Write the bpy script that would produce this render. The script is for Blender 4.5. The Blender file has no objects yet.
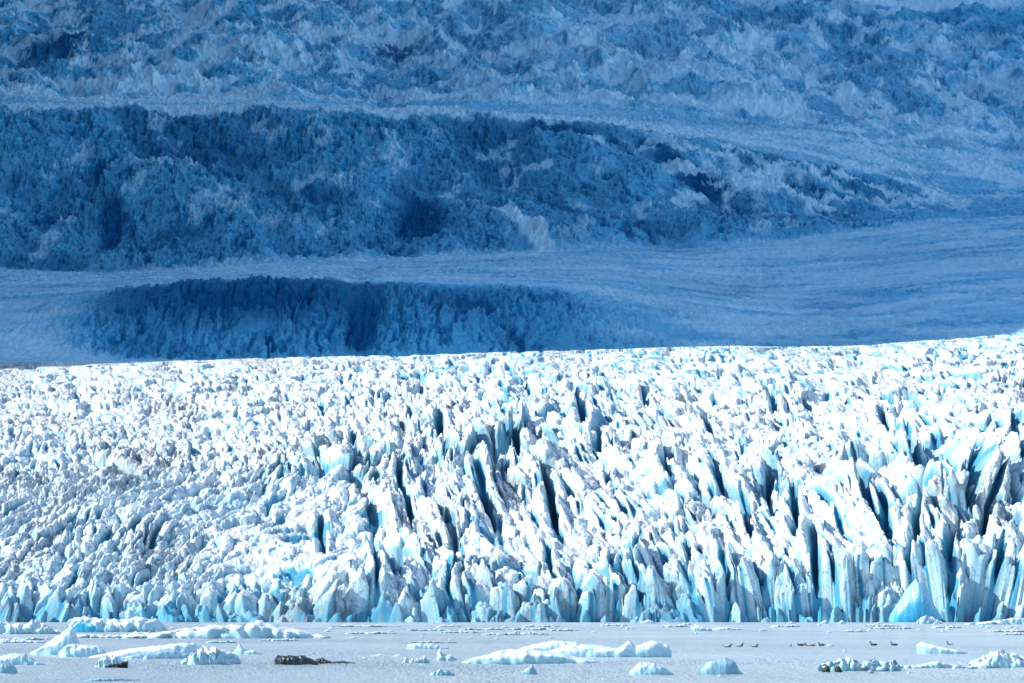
import bpy, math, random
import numpy as np
from mathutils import Vector, Matrix, noise as mnoise
C = bpy.context.scene
R = math.radians
# ------------------------------------------------------------------ camera
F_PX = 3600.0                      # focal length in pixels of a 1024 px wide frame
H_CAM = 2.56                       # eye height above the lake, metres
V_HOR = 616.0                      # image row of the horizon
PITCH = math.atan((V_HOR - 341.5) / F_PX)
cam_d = bpy.data.cameras.new('camera')
cam_d.sensor_width = 36.0
cam_d.lens = F_PX * 36.0 / 1024.0
cam_d.clip_start = 1.0
cam_d.clip_end = 60000.0
cam = bpy.data.objects.new('camera', cam_d)
C.collection.objects.link(cam)
cam.location = (0, 0, H_CAM)
cam.rotation_euler = (R(90) + PITCH, 0, 0)
C.camera = cam
# ------------------------------------------------------------------ light
SUN_AZ = 103.0                      # degrees to the left of the view direction
SUN_EL = 35.0
sd = Vector((-math.sin(R(SUN_AZ)) * math.cos(R(SUN_EL)), math.cos(R(SUN_AZ)) * math.cos(R(SUN_EL)), math.sin(R(SUN_EL))))
sun_d = bpy.data.lights.new('sun', 'SUN')
sun_d.energy = 4.2
sun_d.angle = R(0.53)
sun_d.color = (1.0, 0.95, 0.88)
sun = bpy.data.objects.new('sun', sun_d)
C.collection.objects.link(sun)
sun.rotation_euler = sd.to_track_quat('Z', 'Y').to_euler()
W = bpy.data.worlds.new('World')
C.world = W
W.use_nodes = True
wn = W.node_tree
bg = wn.nodes['Background']
sky = wn.nodes.new('ShaderNodeTexSky')
sky.sky_type = 'NISHITA'
sky.sun_disc = False
sky.sun_elevation = R(SUN_EL)
sky.sun_rotation = R(-SUN_AZ)      # Nishita: 0 = +Y, clockwise
sky.air_density = 1.0
sky.dust_density = 0.0
sky.ozone_density = 3.0
wn.links.new(sky.outputs[0], bg.inputs[0])
bg.inputs[1].default_value = 0.15
C.view_settings.view_transform = 'Standard'
C.view_settings.look = 'None'
C.view_settings.gamma = 1.0
C.view_settings.exposure = 0.66
C.cycles.max_bounces = 8
C.cycles.diffuse_bounces = 5
C.cycles.glossy_bounces = 3
C.cycles.transmission_bounces = 2
C.cycles.caustics_reflective = False
C.cycles.caustics_refractive = False

# ------------------------------------------------------------------ pixel <-> world helpers
def elev_tan(v):
    return np.tan(PITCH + np.arctan((341.5 - v) / F_PX))
def col_tan(u):
    return (u - 512.0) / F_PX / math.cos(PITCH)
def lake(u, v):
    """point of the lake surface seen at pixel (u, v)"""
    d = H_CAM / (-float(elev_tan(v)))
    return (u - 512.0) / F_PX * d / 1.0, d
# ------------------------------------------------------------------ numpy noise
f32 = np.float32
def h2(ix, iy, seed):
    n = (ix.astype(np.int64) * 374761393 + iy.astype(np.int64) * 668265263 + seed * 1442695041) & 0xffffffff
    n = ((n ^ (n >> 13)) * 1274126177) & 0xffffffff
    n = ((n ^ (n >> 16)) * 2246822519) & 0xffffffff
    n = n ^ (n >> 15)
    return ((n & 0xffffff) / f32(16777216.0)).astype(f32)
def vnoise(x, y, seed):
    """gradient-like value noise in -1..1"""
    ix = np.floor(x); iy = np.floor(y)
    fx = (x - ix).astype(f32); fy = (y - iy).astype(f32)
    fx = fx * fx * fx * (fx * (fx * 6 - 15) + 10); fy = fy * fy * fy * (fy * (fy * 6 - 15) + 10)
    ix = ix.astype(np.int64); iy = iy.astype(np.int64)
    a = h2(ix, iy, seed); b = h2(ix + 1, iy, seed); c = h2(ix, iy + 1, seed); d = h2(ix + 1, iy + 1, seed)
    return ((a + (b - a) * fx) * (1 - fy) + (c + (d - c) * fx) * fy) * 2 - 1
def fbm(x, y, seed, n=4, gain=0.5):
    t = 0; a = 1.0; s = 0
    for i in range(n):
        t = t + a * vnoise(x * (2.03 ** i) + 17.3 * i, y * (2.03 ** i) - 9.1 * i, seed + i); s += a; a *= gain
    return t / s
def ridged(x, y, seed, n=4, gain=0.55):
    t = 0; a = 1.0; s = 0
    for i in range(n):
        t = t + a * (1 - np.abs(vnoise(x * (2.03 ** i) + 7.7 * i, y * (2.03 ** i) + 3.1 * i, seed + i))); s += a; a *= gain
    return t / s
def cells(x, y, seed, jit=0.85):
    """jittered cells: edge distance (0 at a border), offset from the centre, three random numbers of the cell"""
    ix = np.floor(x).astype(np.int64); iy = np.floor(y).astype(np.int64)
    F1 = np.full(x.shape, 9.0, f32); F2 = np.full(x.shape, 9.0, f32)
    cx = np.zeros(x.shape, f32); cy = np.zeros(x.shape, f32); bi = np.zeros_like(ix); bj = np.zeros_like(iy)
    for j in (-1, 0, 1):
        for i in (-1, 0, 1):
            jx = ix + i; jy = iy + j
            dx = (x - (jx + 0.5 + (h2(jx, jy, seed) - 0.5) * jit)).astype(f32)
            dy = (y - (jy + 0.5 + (h2(jx, jy, seed + 1) - 0.5) * jit)).astype(f32)
            d = np.sqrt(dx * dx + dy * dy)
            m = d < F1
            F2 = np.where(m, F1, np.minimum(F2, d))
            F1 = np.where(m, d, F1)
            cx = np.where(m, dx, cx); cy = np.where(m, dy, cy); bi = np.where(m, jx, bi); bj = np.where(m, jy, bj)
    return (F2 - F1), cx, cy, h2(bi, bj, seed + 2), h2(bi, bj, seed + 3), h2(bi, bj, seed + 4)
def sstep(a, b, x):
    t = np.clip((x - a) / (b - a), 0, 1)
    return t * t * (3 - 2 * t)
def bump(u, v, u0, v0, ru, rv):
    return np.exp(-((u - u0) / ru) ** 2 - ((v - v0) / rv) ** 2)

# ------------------------------------------------------------------ materials
def new_mat(name):
    m = bpy.data.materials.new(name); m.use_nodes = True
    nt = m.node_tree; p = nt.nodes['Principled BSDF']
    return m, nt, p
def N(nt, kind, **kw):
    n = nt.nodes.new(kind)
    for k, v in kw.items():
        setattr(n, k, v)
    return n
def ramp(nt, stops, src):
    r = N(nt, 'ShaderNodeValToRGB')
    e = r.color_ramp.elements
    e[0].position = stops[0][0]; e[0].color = (*stops[0][1], 1)
    e[1].position = stops[-1][0]; e[1].color = (*stops[-1][1], 1)
    for p, c in stops[1:-1]:
        q = e.new(p); q.color = (*c, 1)
    nt.links.new(src, r.inputs[0])
    return r.outputs[0]
def mix(nt, fac, a, b):
    m = N(nt, 'ShaderNodeMix', data_type='RGBA')
    for sock, val in ((m.inputs[0], fac), (m.inputs[6], a), (m.inputs[7], b)):
        if isinstance(val, (int, float)): sock.default_value = val
        elif isinstance(val, tuple): sock.default_value = (*val, 1)
        else: nt.links.new(val, sock)
    return m.outputs[2]
def math_n(nt, op, a, b=None, clamp=False):
    m = N(nt, 'ShaderNodeMath', operation=op); m.use_clamp = clamp
    for i, val in enumerate((a, b)):
        if val is None: continue
        if isinstance(val, (int, float)): m.inputs[i].default_value = val
        else: nt.links.new(val, m.inputs[i])
    return m.outputs[0]
def tex_noise(nt, scale, detail=4, rough=0.6, vec=None, sc3=None):
    t = N(nt, 'ShaderNodeTexNoise'); t.inputs['Scale'].default_value = scale
    t.inputs['Detail'].default_value = detail; t.inputs['Roughness'].default_value = rough
    if vec is None:
        vec = N(nt, 'ShaderNodeTexCoord').outputs['Object']
    if sc3:
        mp = N(nt, 'ShaderNodeMapping'); mp.inputs['Scale'].default_value = sc3
        nt.links.new(vec, mp.inputs[0]); vec = mp.outputs[0]
    nt.links.new(vec, t.inputs['Vector'])
    return t.outputs[0]

def glacier_material(name, snow, ice, fresh_ice, dirt_col, dirt_amt, fine, steep_at, upper=False):
    m, nt, p = new_mat(name)
    geo = N(nt, 'ShaderNodeNewGeometry')
    sep = N(nt, 'ShaderNodeSeparateXYZ'); nt.links.new(geo.outputs['Normal'], sep.inputs[0])
    at = N(nt, 'ShaderNodeAttribute', attribute_name='fresh_shade')
    dt = N(nt, 'ShaderNodeAttribute', attribute_name='dirt')
    n1 = tex_noise(nt, 0.35 * fine, 5, 0.65)
    n2 = tex_noise(nt, 1.6 * fine, 5, 0.7)
    n3 = tex_noise(nt, 0.9 * fine, 6, 0.75, sc3=(1, 0.6, 0.3))
    # steep faces are bare blue ice, gentler ones carry a weathered white crust
    steep = math_n(nt, 'ADD', math_n(nt, 'SUBTRACT', steep_at, sep.outputs[2]), math_n(nt, 'MULTIPLY', math_n(nt, 'SUBTRACT', n1, 0.5), 1.5 if upper else 1.1))
    steep = math_n(nt, 'MULTIPLY', steep, 5.0 if upper else 2.2, True)
    if upper:
        sn = N(nt, 'ShaderNodeAttribute', attribute_name='snow')
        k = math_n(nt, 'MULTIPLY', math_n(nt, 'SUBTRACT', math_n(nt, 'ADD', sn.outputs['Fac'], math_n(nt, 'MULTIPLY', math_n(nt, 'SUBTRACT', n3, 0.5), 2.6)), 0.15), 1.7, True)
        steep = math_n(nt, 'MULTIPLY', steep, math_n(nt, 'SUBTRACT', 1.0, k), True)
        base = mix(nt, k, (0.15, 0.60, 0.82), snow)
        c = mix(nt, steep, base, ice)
    else:
        c = mix(nt, steep, snow, ice)
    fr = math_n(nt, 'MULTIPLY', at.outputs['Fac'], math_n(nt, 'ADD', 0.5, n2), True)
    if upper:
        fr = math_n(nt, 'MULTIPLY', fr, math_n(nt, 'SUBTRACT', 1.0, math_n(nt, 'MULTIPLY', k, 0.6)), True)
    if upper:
        c = mix(nt, fr, c, fresh_ice)  # on the upper ice this mix also carries painted shade
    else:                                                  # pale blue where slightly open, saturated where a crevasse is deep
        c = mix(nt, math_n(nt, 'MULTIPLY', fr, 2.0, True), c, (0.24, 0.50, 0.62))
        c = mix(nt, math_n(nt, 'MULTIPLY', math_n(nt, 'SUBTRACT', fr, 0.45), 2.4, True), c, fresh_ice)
    dd = math_n(nt, 'MULTIPLY', math_n(nt, 'SUBTRACT', math_n(nt, 'ADD', n3, math_n(nt, 'MULTIPLY', dt.outputs['Fac'], 0.14)), 0.57), 9.0, True)
    dd = math_n(nt, 'MULTIPLY', dd, dirt_amt, True)
    c = mix(nt, dd, c, dirt_col)
    if not upper:                                          # wind blown dust on the crust
        du = tex_noise(nt, 0.16, 6, 0.7, sc3=(1, 0.35, 1))
        du = math_n(nt, 'MULTIPLY', math_n(nt, 'SUBTRACT', du, 0.50), 4.5, True)
        du = math_n(nt, 'MULTIPLY', du, math_n(nt, 'MULTIPLY', n2, 0.75), True)
        c = mix(nt, du, c, (0.40, 0.35, 0.32))
    if not upper:                                          # thin meltwater and silt cracks
        vo = N(nt, 'ShaderNodeTexVoronoi', feature='DISTANCE_TO_EDGE'); vo.inputs['Scale'].default_value = 0.42
        mp = N(nt, 'ShaderNodeMapping'); mp.inputs['Scale'].default_value = (1, 0.35, 0.35)
        tc = N(nt, 'ShaderNodeTexCoord'); ns = N(nt, 'ShaderNodeTexNoise'); ns.inputs['Scale'].default_value = 0.5; ns.inputs['Detail'].default_value = 3
        nt.links.new(tc.outputs['Object'], ns.inputs['Vector'])
        ma = N(nt, 'ShaderNodeVectorMath', operation='MULTIPLY_ADD'); ma.inputs[1].default_value = (3, 3, 3)
        nt.links.new(ns.outputs['Color'], ma.inputs[0]); nt.links.new(tc.outputs['Object'], ma.inputs[2])
        nt.links.new(ma.outputs[0], mp.inputs[0]); nt.links.new(mp.outputs[0], vo.inputs['Vector'])
        ck = math_n(nt, 'MULTIPLY', math_n(nt, 'SUBTRACT', 0.09, vo.outputs['Distance']), 16.0, True)
        ck = math_n(nt, 'MULTIPLY', ck, math_n(nt, 'MULTIPLY', math_n(nt, 'SUBTRACT', n1, 0.42), 5.0, True), True)
        c = mix(nt, math_n(nt, 'MULTIPLY', ck, 0.75), c, (0.20, 0.26, 0.30))
    nt.links.new(c, p.inputs['Base Color'])
    p.inputs['Roughness'].default_value = 0.6
    p.inputs['Specular IOR Level'].default_value = 0.06 if upper else 0.2
    b = N(nt, 'ShaderNodeBump'); b.inputs['Strength'].default_value = 0.8; b.inputs['Distance'].default_value = 0.4 / fine
    nt.links.new(math_n(nt, 'ADD', n2, n3), b.inputs['Height'])
    nt.links.new(b.outputs[0], p.inputs['Normal'])
    return m
MAT_TONGUE = glacier_material('weathered_glacier_ice', (0.80, 0.86, 0.88), (0.54, 0.76, 0.83), (0.05, 0.32, 0.49), (0.28, 0.24, 0.21), 0.9, 1.0, 0.52)
MAT_UPPER = glacier_material('shade_tinted_glacier_ice', (0.56, 0.85, 0.95), (0.015, 0.29, 0.53), (0.002, 0.11, 0.27), (0.02, 0.10, 0.16), 0.5, 0.9, 0.70, True)  # upper ice and snow coloured darker and bluer to carry the shade

# ------------------------------------------------------------------ the glacier
S_FRONT = 1500.0
UU = [-150, 0, 70, 130, 200, 300, 370, 400, 450, 520, 600, 680, 740, 800, 860, 950, 1024, 1174]
PROFILE = [  # (distance, image row by column)
    (1500, [602, 602, 602, 602, 602, 600, 592, 592, 590, 594, 594, 586, 584, 582, 580, 578, 578, 578]),
    (1560, [572, 572, 572, 572, 572, 572, 570, 569, 571, 572, 566, 554, 540, 536, 530, 524, 520, 518]),
    (1700, [500, 500, 500, 500, 498, 492, 486, 484, 482, 480, 478, 474, 470, 468, 466, 462, 458, 456]),
    (1900, [430, 430, 430, 430, 428, 422, 418, 416, 414, 412, 410, 408, 406, 404, 402, 398, 394, 392]),
    (2080, [383, 383, 382, 380, 376, 372, 370, 369, 368, 366, 364, 362, 360, 360, 358, 350, 346, 344]),
    (2160, [366, 368, 366, 363, 360, 357, 356, 356, 354, 352, 350, 347, 346, 347, 346, 339, 334, 332]),
    (2230, [362, 362, 361, 363, 363, 361, 361, 361, 360, 358, 354, 351, 350, 351, 350, 343, 338, 336]),
    (2330, [346, 346, 352, 358, 360, 358, 357, 357, 356, 353, 352, 351, 351, 352, 350, 344, 339, 337]),
    (2450, [312, 312, 300, 287, 278, 277, 278, 283, 288, 292, 304, 318, 326, 328, 326, 318, 314, 312]),
    (2540, [296, 296, 291, 284, 278, 276, 277, 281, 284, 286, 292, 300, 308, 312, 308, 298, 294, 292]),
    (3000, [276, 276, 276, 275, 273, 270, 268, 267, 266, 264, 262, 264, 266, 266, 262, 250, 244, 240]),
    (3300, [268, 268, 271, 272, 268, 262, 258, 257, 255, 252, 249, 247, 244, 240, 232, 220, 215, 212]),
    (3420, [250, 250, 254, 256, 250, 244, 240, 238, 236, 232, 230, 230, 232, 230, 226, 217, 213, 210]),
    (3850, [134, 134, 134, 134, 133, 134, 136, 138, 140, 144, 156, 170, 182, 192, 200, 208, 208, 206]),
    (4000, [108, 108, 108, 108, 108, 109, 110, 110, 112, 115, 124, 139, 150, 164, 178, 195, 198, 198]),
    (4120, [109, 109, 109, 109, 109, 110, 111, 111, 113, 116, 124, 138, 148, 160, 172, 186, 190, 190]),
    (4600, [96, 96, 95, 94, 96, 100, 104, 106, 104, 100, 104, 112, 118, 122, 126, 134, 140, 144]),
    (5100, [38, 38, 36, 34, 36, 44, 60, 66, 60, 44, 40, 46, 54, 58, 60, 62, 64, 66]),
    (5500, [6, 6, 4, 0, -4, -4, 6, 10, 4, -2, -4, 0, 2, 2, 0, -4, -6, -6]),
    (6300, [-50, -50, -52, -56, -60, -60, -58, -56, -60, -64, -66, -62, -60, -60, -60, -60, -60, -60]),
]
PS = np.array([p[0] for p in PROFILE], float)
def pchip_rows(S, col_vals):
    """smooth monotone interpolation of each column's profile; S 1D, col_vals (nprof, ncol)"""
    h = np.diff(PS)[:, None]; d = np.diff(col_vals, axis=0) / h
    m = np.zeros_like(col_vals)
    m[0] = d[0]; m[-1] = d[-1]
    same = (d[:-1] * d[1:]) > 0
    m[1:-1] = np.where(same, 2 * d[:-1] * d[1:] / np.where(same, d[:-1] + d[1:], 1), 0)
    k = np.clip(np.searchsorted(PS, S, side='right') - 1, 0, len(PS) - 2)
    hh = (PS[k + 1] - PS[k])[:, None]; t = ((S - PS[k]) / (PS[k + 1] - PS[k]))[:, None]
    return ((2 * t ** 3 - 3 * t ** 2 + 1) * col_vals[k] + (t ** 3 - 2 * t ** 2 + t) * hh * m[k]
            + (-2 * t ** 3 + 3 * t ** 2) * col_vals[k + 1] + (t ** 3 - t ** 2) * hh * m[k + 1])
def macro_rows(us, S):
    cv = np.array([np.interp(us, UU, p[1]) for p in PROFILE])
    k = np.ones(9) / 9.0
    pad = np.pad(cv, ((0, 0), (4, 4)), mode='edge')
    cv = np.array([np.convolve(r, k, mode='valid') for r in pad])
    return pchip_rows(S, cv)

# deep crevasses of the lit tongue: (column, row of the top, row of the foot, column shift to the foot, width px, depth m)
GASHES = [(438, 412, 470, 8, 7, 16), (478, 470, 530, 14, 7, 16), (514, 428, 470, 8, 6, 14), (545, 475, 528, 10, 7, 18),
          (578, 395, 435, 8, 7, 16), (594, 430, 452, 8, 8, 14), (608, 470, 490, 8, 5, 10), (664, 450, 480, 4, 6, 14),
          (716, 465, 492, 4, 5, 12), (766, 470, 515, 5, 7, 16), (790, 485, 535, 6, 6, 15), (742, 500, 540, 8, 5, 12),
          (850, 470, 540, 34, 8, 18), (812, 530, 600, 6, 7, 18), (880, 500, 545, 10, 7, 16), (905, 440, 475, 10, 6, 12),
          (935, 480, 520, 8, 6, 14), (962, 470, 520, 4, 7, 16), (990, 490, 535, -12, 7, 16), (1008, 430, 470, 12, 6, 12),
          (880, 405, 440, 8, 5, 10), (705, 415, 440, 6, 5, 10), (640, 385, 405, 5, 5, 9), (770, 395, 415, 5, 5, 9),
          (400, 470, 520, 10, 5, 10), (350, 430, 460, 8, 5, 9), (320, 520, 560, 6, 5, 10), (545, 545, 575, 5, 5, 8),
          (688, 545, 590, 4, 5, 12), (725, 560, 610, 3, 5, 12), (640, 550, 590, -4, 5, 10), (920, 520, 575, -8, 7, 16),
          (955, 530, 590, -14, 7, 18), (1000, 540, 590, -14, 7, 14), (458, 540, 590, -8, 5, 9), (380, 560, 600, -5, 5, 9)]

# darker ice of the upper glacier, painting in the mound's shaded side and dark gullies: (column, row, half width, half height, tilt, strength)
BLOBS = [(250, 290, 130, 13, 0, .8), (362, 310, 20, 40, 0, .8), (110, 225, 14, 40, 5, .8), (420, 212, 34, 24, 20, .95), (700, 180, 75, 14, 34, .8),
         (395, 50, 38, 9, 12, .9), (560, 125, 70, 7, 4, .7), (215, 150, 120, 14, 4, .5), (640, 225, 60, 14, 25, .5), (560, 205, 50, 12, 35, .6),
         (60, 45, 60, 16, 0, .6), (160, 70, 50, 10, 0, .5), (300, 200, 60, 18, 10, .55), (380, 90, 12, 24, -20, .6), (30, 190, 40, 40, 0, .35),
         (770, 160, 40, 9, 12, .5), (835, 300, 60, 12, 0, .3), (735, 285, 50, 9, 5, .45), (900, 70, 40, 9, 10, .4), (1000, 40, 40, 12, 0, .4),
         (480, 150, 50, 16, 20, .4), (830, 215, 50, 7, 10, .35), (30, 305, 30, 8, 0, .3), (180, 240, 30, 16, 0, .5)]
# pale snow ribbons: (points, half width in rows, strength)
STREAKS = [([(0, 107), (300, 108), (480, 112), (600, 121), (700, 134), (800, 150), (880, 172), (960, 205)], 2.6, .9),
           ([(600, 118), (760, 138), (900, 150), (1040, 158)], 3.0, .6), ([(760, 132), (880, 140), (1040, 132)], 2.5, .6),
           ([(500, 205), (522, 228), (545, 250)], 9, 1.3), ([(640, 128), (740, 150), (820, 180), (900, 210)], 2.0, .5),
           ([(850, 165), (930, 172), (1040, 178)], 2.5, .6), ([(820, 195), (900, 200), (1040, 196)], 2.2, .5),
           ([(180, 35), (220, 20), (262, 2)], 3.0, .9), ([(0, 95), (110, 98), (260, 99)], 5, .8), ([(40, 80), (120, 88), (230, 84)], 4, .6),
           ([(150, 40), (230, 48), (300, 60)], 3, .6), ([(400, 100), (560, 98), (700, 104), (800, 112)], 5, .6),
           ([(580, 5), (640, 14), (700, 20)], 5, .5), ([(850, -4), (940, 0), (1030, 4)], 5, .8), ([(600, 75), (650, 66), (700, 58)], 4, .5)]
def build_glacier(name, us, S, near, mat):
    U, SS = np.meshgrid(us, S)
    Vm = macro_rows(us, S)                                 # smooth image row the ground would have
    X = (U - 512.0) / F_PX * SS / math.cos(PITCH)
    base = H_CAM + SS * elev_tan(Vm)
    U = U.astype(f32); V = Vm.astype(f32); x = X.astype(np.float64); s = SS
    # warp of the plan so that ridges bend
    wx = fbm(x / 60, s / 120, 11, 3) * 9 + fbm(x / 14, s / 26, 12, 2) * 2.2
    ws = fbm(x / 60, s / 90, 13, 3) * 22 + fbm(x / 12, s / 18, 14, 2) * 3.0
    if near:
        left = sstep(420, 200, U)                          # hummocky left, bladed right
        low = sstep(440, 520, V)
        ang = np.deg2rad(9) * (1 - 2.2 * left * low)       # lean of the blades in plan
        xr = x + wx + (s - 1800) * np.tan(ang) * 0.9
        sr = s + ws
        z = np.zeros_like(base)
        far = sstep(470, 360, V)
        # --- big seracs: long blades, gentle on the left flank and steep on the right
        def blade(c, off, sh):
            t = c + off
            return 1 - np.where(t < 0, -t * (1.5 - sh), t * (1.5 + 1.6 * sh))
        right = sstep(380, 560, U)
        var = 0.4 + 1.2 * sstep(-0.35, 0.4, fbm(x / 45 + 5, s / 110, 17, 3))
        e, cx, cy, r1, r2, r3 = cells(xr / 14.0 + 0.22 * fbm(x / 9, s / 20, 22, 2), sr / 52.0, 21)
        calm = (1 - 0.75 * bump(U, V, 540, 556, 95, 26)) * (1 - 0.65 * bump(U, V, 670, 500, 55, 32)) * (1 - 0.6 * bump(U, V, 120, 430, 170, 26))
        a1 = (12.5 * (1 - 0.72 * left) * (1 - 0.85 * far)) * calm * var
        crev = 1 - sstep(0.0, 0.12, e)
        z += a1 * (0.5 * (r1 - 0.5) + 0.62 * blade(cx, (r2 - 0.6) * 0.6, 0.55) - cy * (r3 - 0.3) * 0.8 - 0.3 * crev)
        fresh_shade = crev * 0.7 * (1 - 0.4 * left) * sstep(0.5, 1.0, var)
        z += (6.5 + 5.0 * right) * calm * (1 - 0.5 * far) * (ridged(xr / 17, sr / 55, 71, 3, 0.45) - 0.6) * (1 - 0.3 * left)
        band = 1 - left * 0.65 * sstep(-0.05, 0.35, fbm(x / 110 + 3, (s + 0.6 * x) / 45, 74, 3))
        # --- middle seracs
        e, cx, cy, r1, r2, r3 = cells(xr / 5.6 + 0.3 * fbm(x / 6, s / 14, 32, 2), sr / 21.0 + 0.3 * fbm(x / 7, s / 20, 33, 2), 31)
        a2 = (4.4 - 1.0 * left - 2.6 * far - 2.2 * right * (1 - 0.6 * far)) * (0.35 + 0.65 * calm) * band
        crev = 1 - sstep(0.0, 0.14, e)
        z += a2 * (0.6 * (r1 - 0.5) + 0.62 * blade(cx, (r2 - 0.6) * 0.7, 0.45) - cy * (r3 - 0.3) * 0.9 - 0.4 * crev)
        fresh_shade = np.maximum(fresh_shade, crev * 0.45)
        fresh_shade = np.maximum(fresh_shade, left * low * (0.10 + 0.2 * fbm(x / 25, s / 50, 76, 3)))
        # --- isolated slit pockets of deep blue ice
        for (wx_, ls, sd_, dp, th) in ((15.0, 46.0, 201, 9.5, .35), (9.0, 30.0, 211, 6.0, .35)):
            e, cx, cy, r1, r2, r3 = cells(xr / wx_, sr / ls, sd_, 0.7)
            cxx = cx + (r3 - 0.5) * 0.5 * cy
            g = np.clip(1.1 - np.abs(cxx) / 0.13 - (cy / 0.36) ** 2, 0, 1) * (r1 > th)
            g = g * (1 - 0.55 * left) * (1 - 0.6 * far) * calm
            z -= dp * g ** 0.7; fresh_shade = np.maximum(fresh_shade, 1.1 * sstep(0.02, 0.3, g))
        # --- small blocks
        e, cx, cy, r1, r2, r3 = cells(xr / 2.4 + 0.3 * fbm(x / 2, s / 3, 42, 2), sr / 6.0, 41)
        crev = 1 - sstep(0.0, 0.2, e)
        z += band * (1.5 - 0.4 * far - 0.7 * right) * (0.4 + 0.6 * calm) * (0.5 * (r1 - 0.5) + cx * (r2 - 0.5) * 1.6 - cy * (r3 - 0.3) * 1.0 - 0.8 * crev)
        z += (1.0 - 0.3 * right) * (ridged(x / 2.8, s / 8, 51, 3) - 0.6)
        # --- named deep crevasses
        for (u0, va, vb, du, w, dep) in GASHES:
            t = (V - va) / (vb - va)
            m = (t > -0.3) & (t < 1.3) & (np.abs(U - u0 - du * t) < 5 * w)
            if not m.any(): continue
            tt = t[m]
            off = (U[m] - u0 - du * tt + vnoise(tt * 5 + u0, tt * 0, 77) * 3.0) / (w * 0.62)
            ends = sstep(-0.15, 0.15, tt) * sstep(1.15, 0.8, tt)
            wid = np.clip(ends, 0.05, 1)
            g = np.clip(1.25 - np.abs(off) / wid, 0, 1)
            z[m] = z[m] - 0.85 * dep * g * ends + 3.0 * np.exp(-((np.abs(off) - 2.2) / 1.0) ** 2) * ends
            fresh_shade[m] = np.maximum(fresh_shade[m], sstep(0, 0.4, g) * ends * 1.1)
        # calm the ice near the crest and the smooth bright rim behind it
        z *= 1 - 0.85 * sstep(2020, 2150, s)
        # --- the calving front: cells decide the plan outline, every slab has its own batter
        e, cx, cy, r1, r2, r3 = cells(x / 9.5 + 0.3 * fbm(x / 6, s / 6, 62, 2), s / 9.0 + 4, 61)
        frontline = S_FRONT + 7 + 5 * fbm(x / 40, x * 0, 63, 3)
        inside = (s - cy * 9.0 * 0.85) - frontline + 0.9 * fbm(x / 1.6, s / 1.6, 64, 3)
        inside = np.where(s < 1490, -5.0, inside)
        near_f = sstep(50, 8, s - S_FRONT)
        peak = 1 - np.abs(cx) * 2.0
        ftop = near_f * ((4.5 + 4 * r1) * peak - 4.5 * r2 - 3.5 * sstep(800, 600, U))
        cleft = (1 - sstep(0.0, 0.12, e)) * near_f
        soft = sstep(40, 0, s - S_FRONT)                    # the tall blades stand back from the edge
        zz = base + z * (1 - (0.35 + 0.35 * sstep(780, 620, U)) * soft) + ftop - cleft * 6.0
        zz = np.maximum(zz, 2.0 + 2 * r2)
        batter = 1.2 + 8.5 * r3 ** 1.5
        t = np.clip((inside + 0.4) / batter, 0, 1)
        ledge = t + 0.06 * np.sin(t * 9 + r1 * 20)
        prof = np.where(t > 0, np.clip(0.25 + 0.75 * np.clip(ledge, 0, 2) ** 0.8, 0, 1), 0)
        wall_h = prof * zz + (1 - prof) * (-0.5)
        zz = np.where(inside > -0.4, wall_h + 1.1 * fbm(x / 2.0, s / 0.8, 65, 3) * sstep(1, 0.9, t), -4.0)
        # broken blocks and toppled slabs at the foot
        e4, cx4, cy4, q1, q2, q3 = cells(x / 4.6 + 0.3 * fbm(x / 3, s / 3, 68, 2), s / 4.6, 67)
        ins4 = (s - cy4 * 4.6 * 0.9) - (frontline - 5.5)
        foot = (1.5 + 7.5 * q1 * q1) * (1 - 1.2 * np.abs(cx4 + 0.3 * (q2 - 0.5))) * sstep(0.0, 0.15, e4) + 1.0 * fbm(x / 1.3, s / 1.3, 69, 3)
        foot = np.where((ins4 > 0) & (q3 > 0.45) & (s > 1489.5), foot, -4.0)
        zz = np.maximum(zz, foot)
        face = sstep(30, 3, s - S_FRONT)
        fresh_shade = np.maximum(fresh_shade, face * np.clip(0.15 + 0.6 * sstep(15, 1, zz) + 0.5 * fbm(x / 14, s / 14, 66, 2), 0, 1))
        z_out = zz
        dirt = fbm(x / 30, s / 60, 91, 3) * 0.9 + 0.25 * sstep(1560, 1900, s) * left + 0.2
    else:
        pl = sstep(2330, 2230, s) * 0.4                    # how broken the ice is, by place
        # icefall and mound faces are strongly broken, the plains are nearly smooth
        mound = sstep(2300, 2360, s) * sstep(2560, 2430, s) * sstep(20, 150, U) * sstep(730, 470, U)
        fall = sstep(3260, 3400, s) * sstep(4120, 4020, s) * (1 - 0.5 * sstep(820, 980, U))
        upper = sstep(4450, 4750, s)
        plain = 0.26
        shelf = sstep(4000, 4100, s) * (1 - upper)
        amp = plain + 0.95 * mound + 1.0 * fall + 0.9 * upper + 0.45 * shelf
        xr = x + wx * 1.5 + (s - 3000) * 0.05; sr = s + ws * 1.5
        z = np.zeros_like(base)
        crest = sstep(3700, 3850, s) * sstep(4060, 3990, s) * sstep(640, 480, U)
        rufft = np.clip(0.9 + 0.1 * mound + 1.5 * fbm(x / 34 + 2, s / 70, 125, 4, 0.6), 0.15, 1.9)
        e, cx, cy, r1, r2, r3 = cells(xr / (9.0) + 0.3 * fbm(x / 6, s / 10, 122, 2), sr / 22.0 + 0.3 * fbm(x / 6, s / 10, 123, 2), 121)
        gable = 1 - np.abs(cx + (r2 - 0.5) * 0.5) * 1.6
        crev = 1 - sstep(0, 0.2, e)
        z += (2.8 + 1.6 * crest) * amp * rufft * (0.5 * (r1 - 0.5) + 0.6 * gable - cy * (r3 - 0.2) * 0.9 - 0.6 * crev)
        fresh_shade = crev * 0.4 * np.clip(amp, 0, 1)
        e, cx, cy, r1, r2, r3 = cells(xr / 4.2, sr / 12.0, 131)
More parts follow.
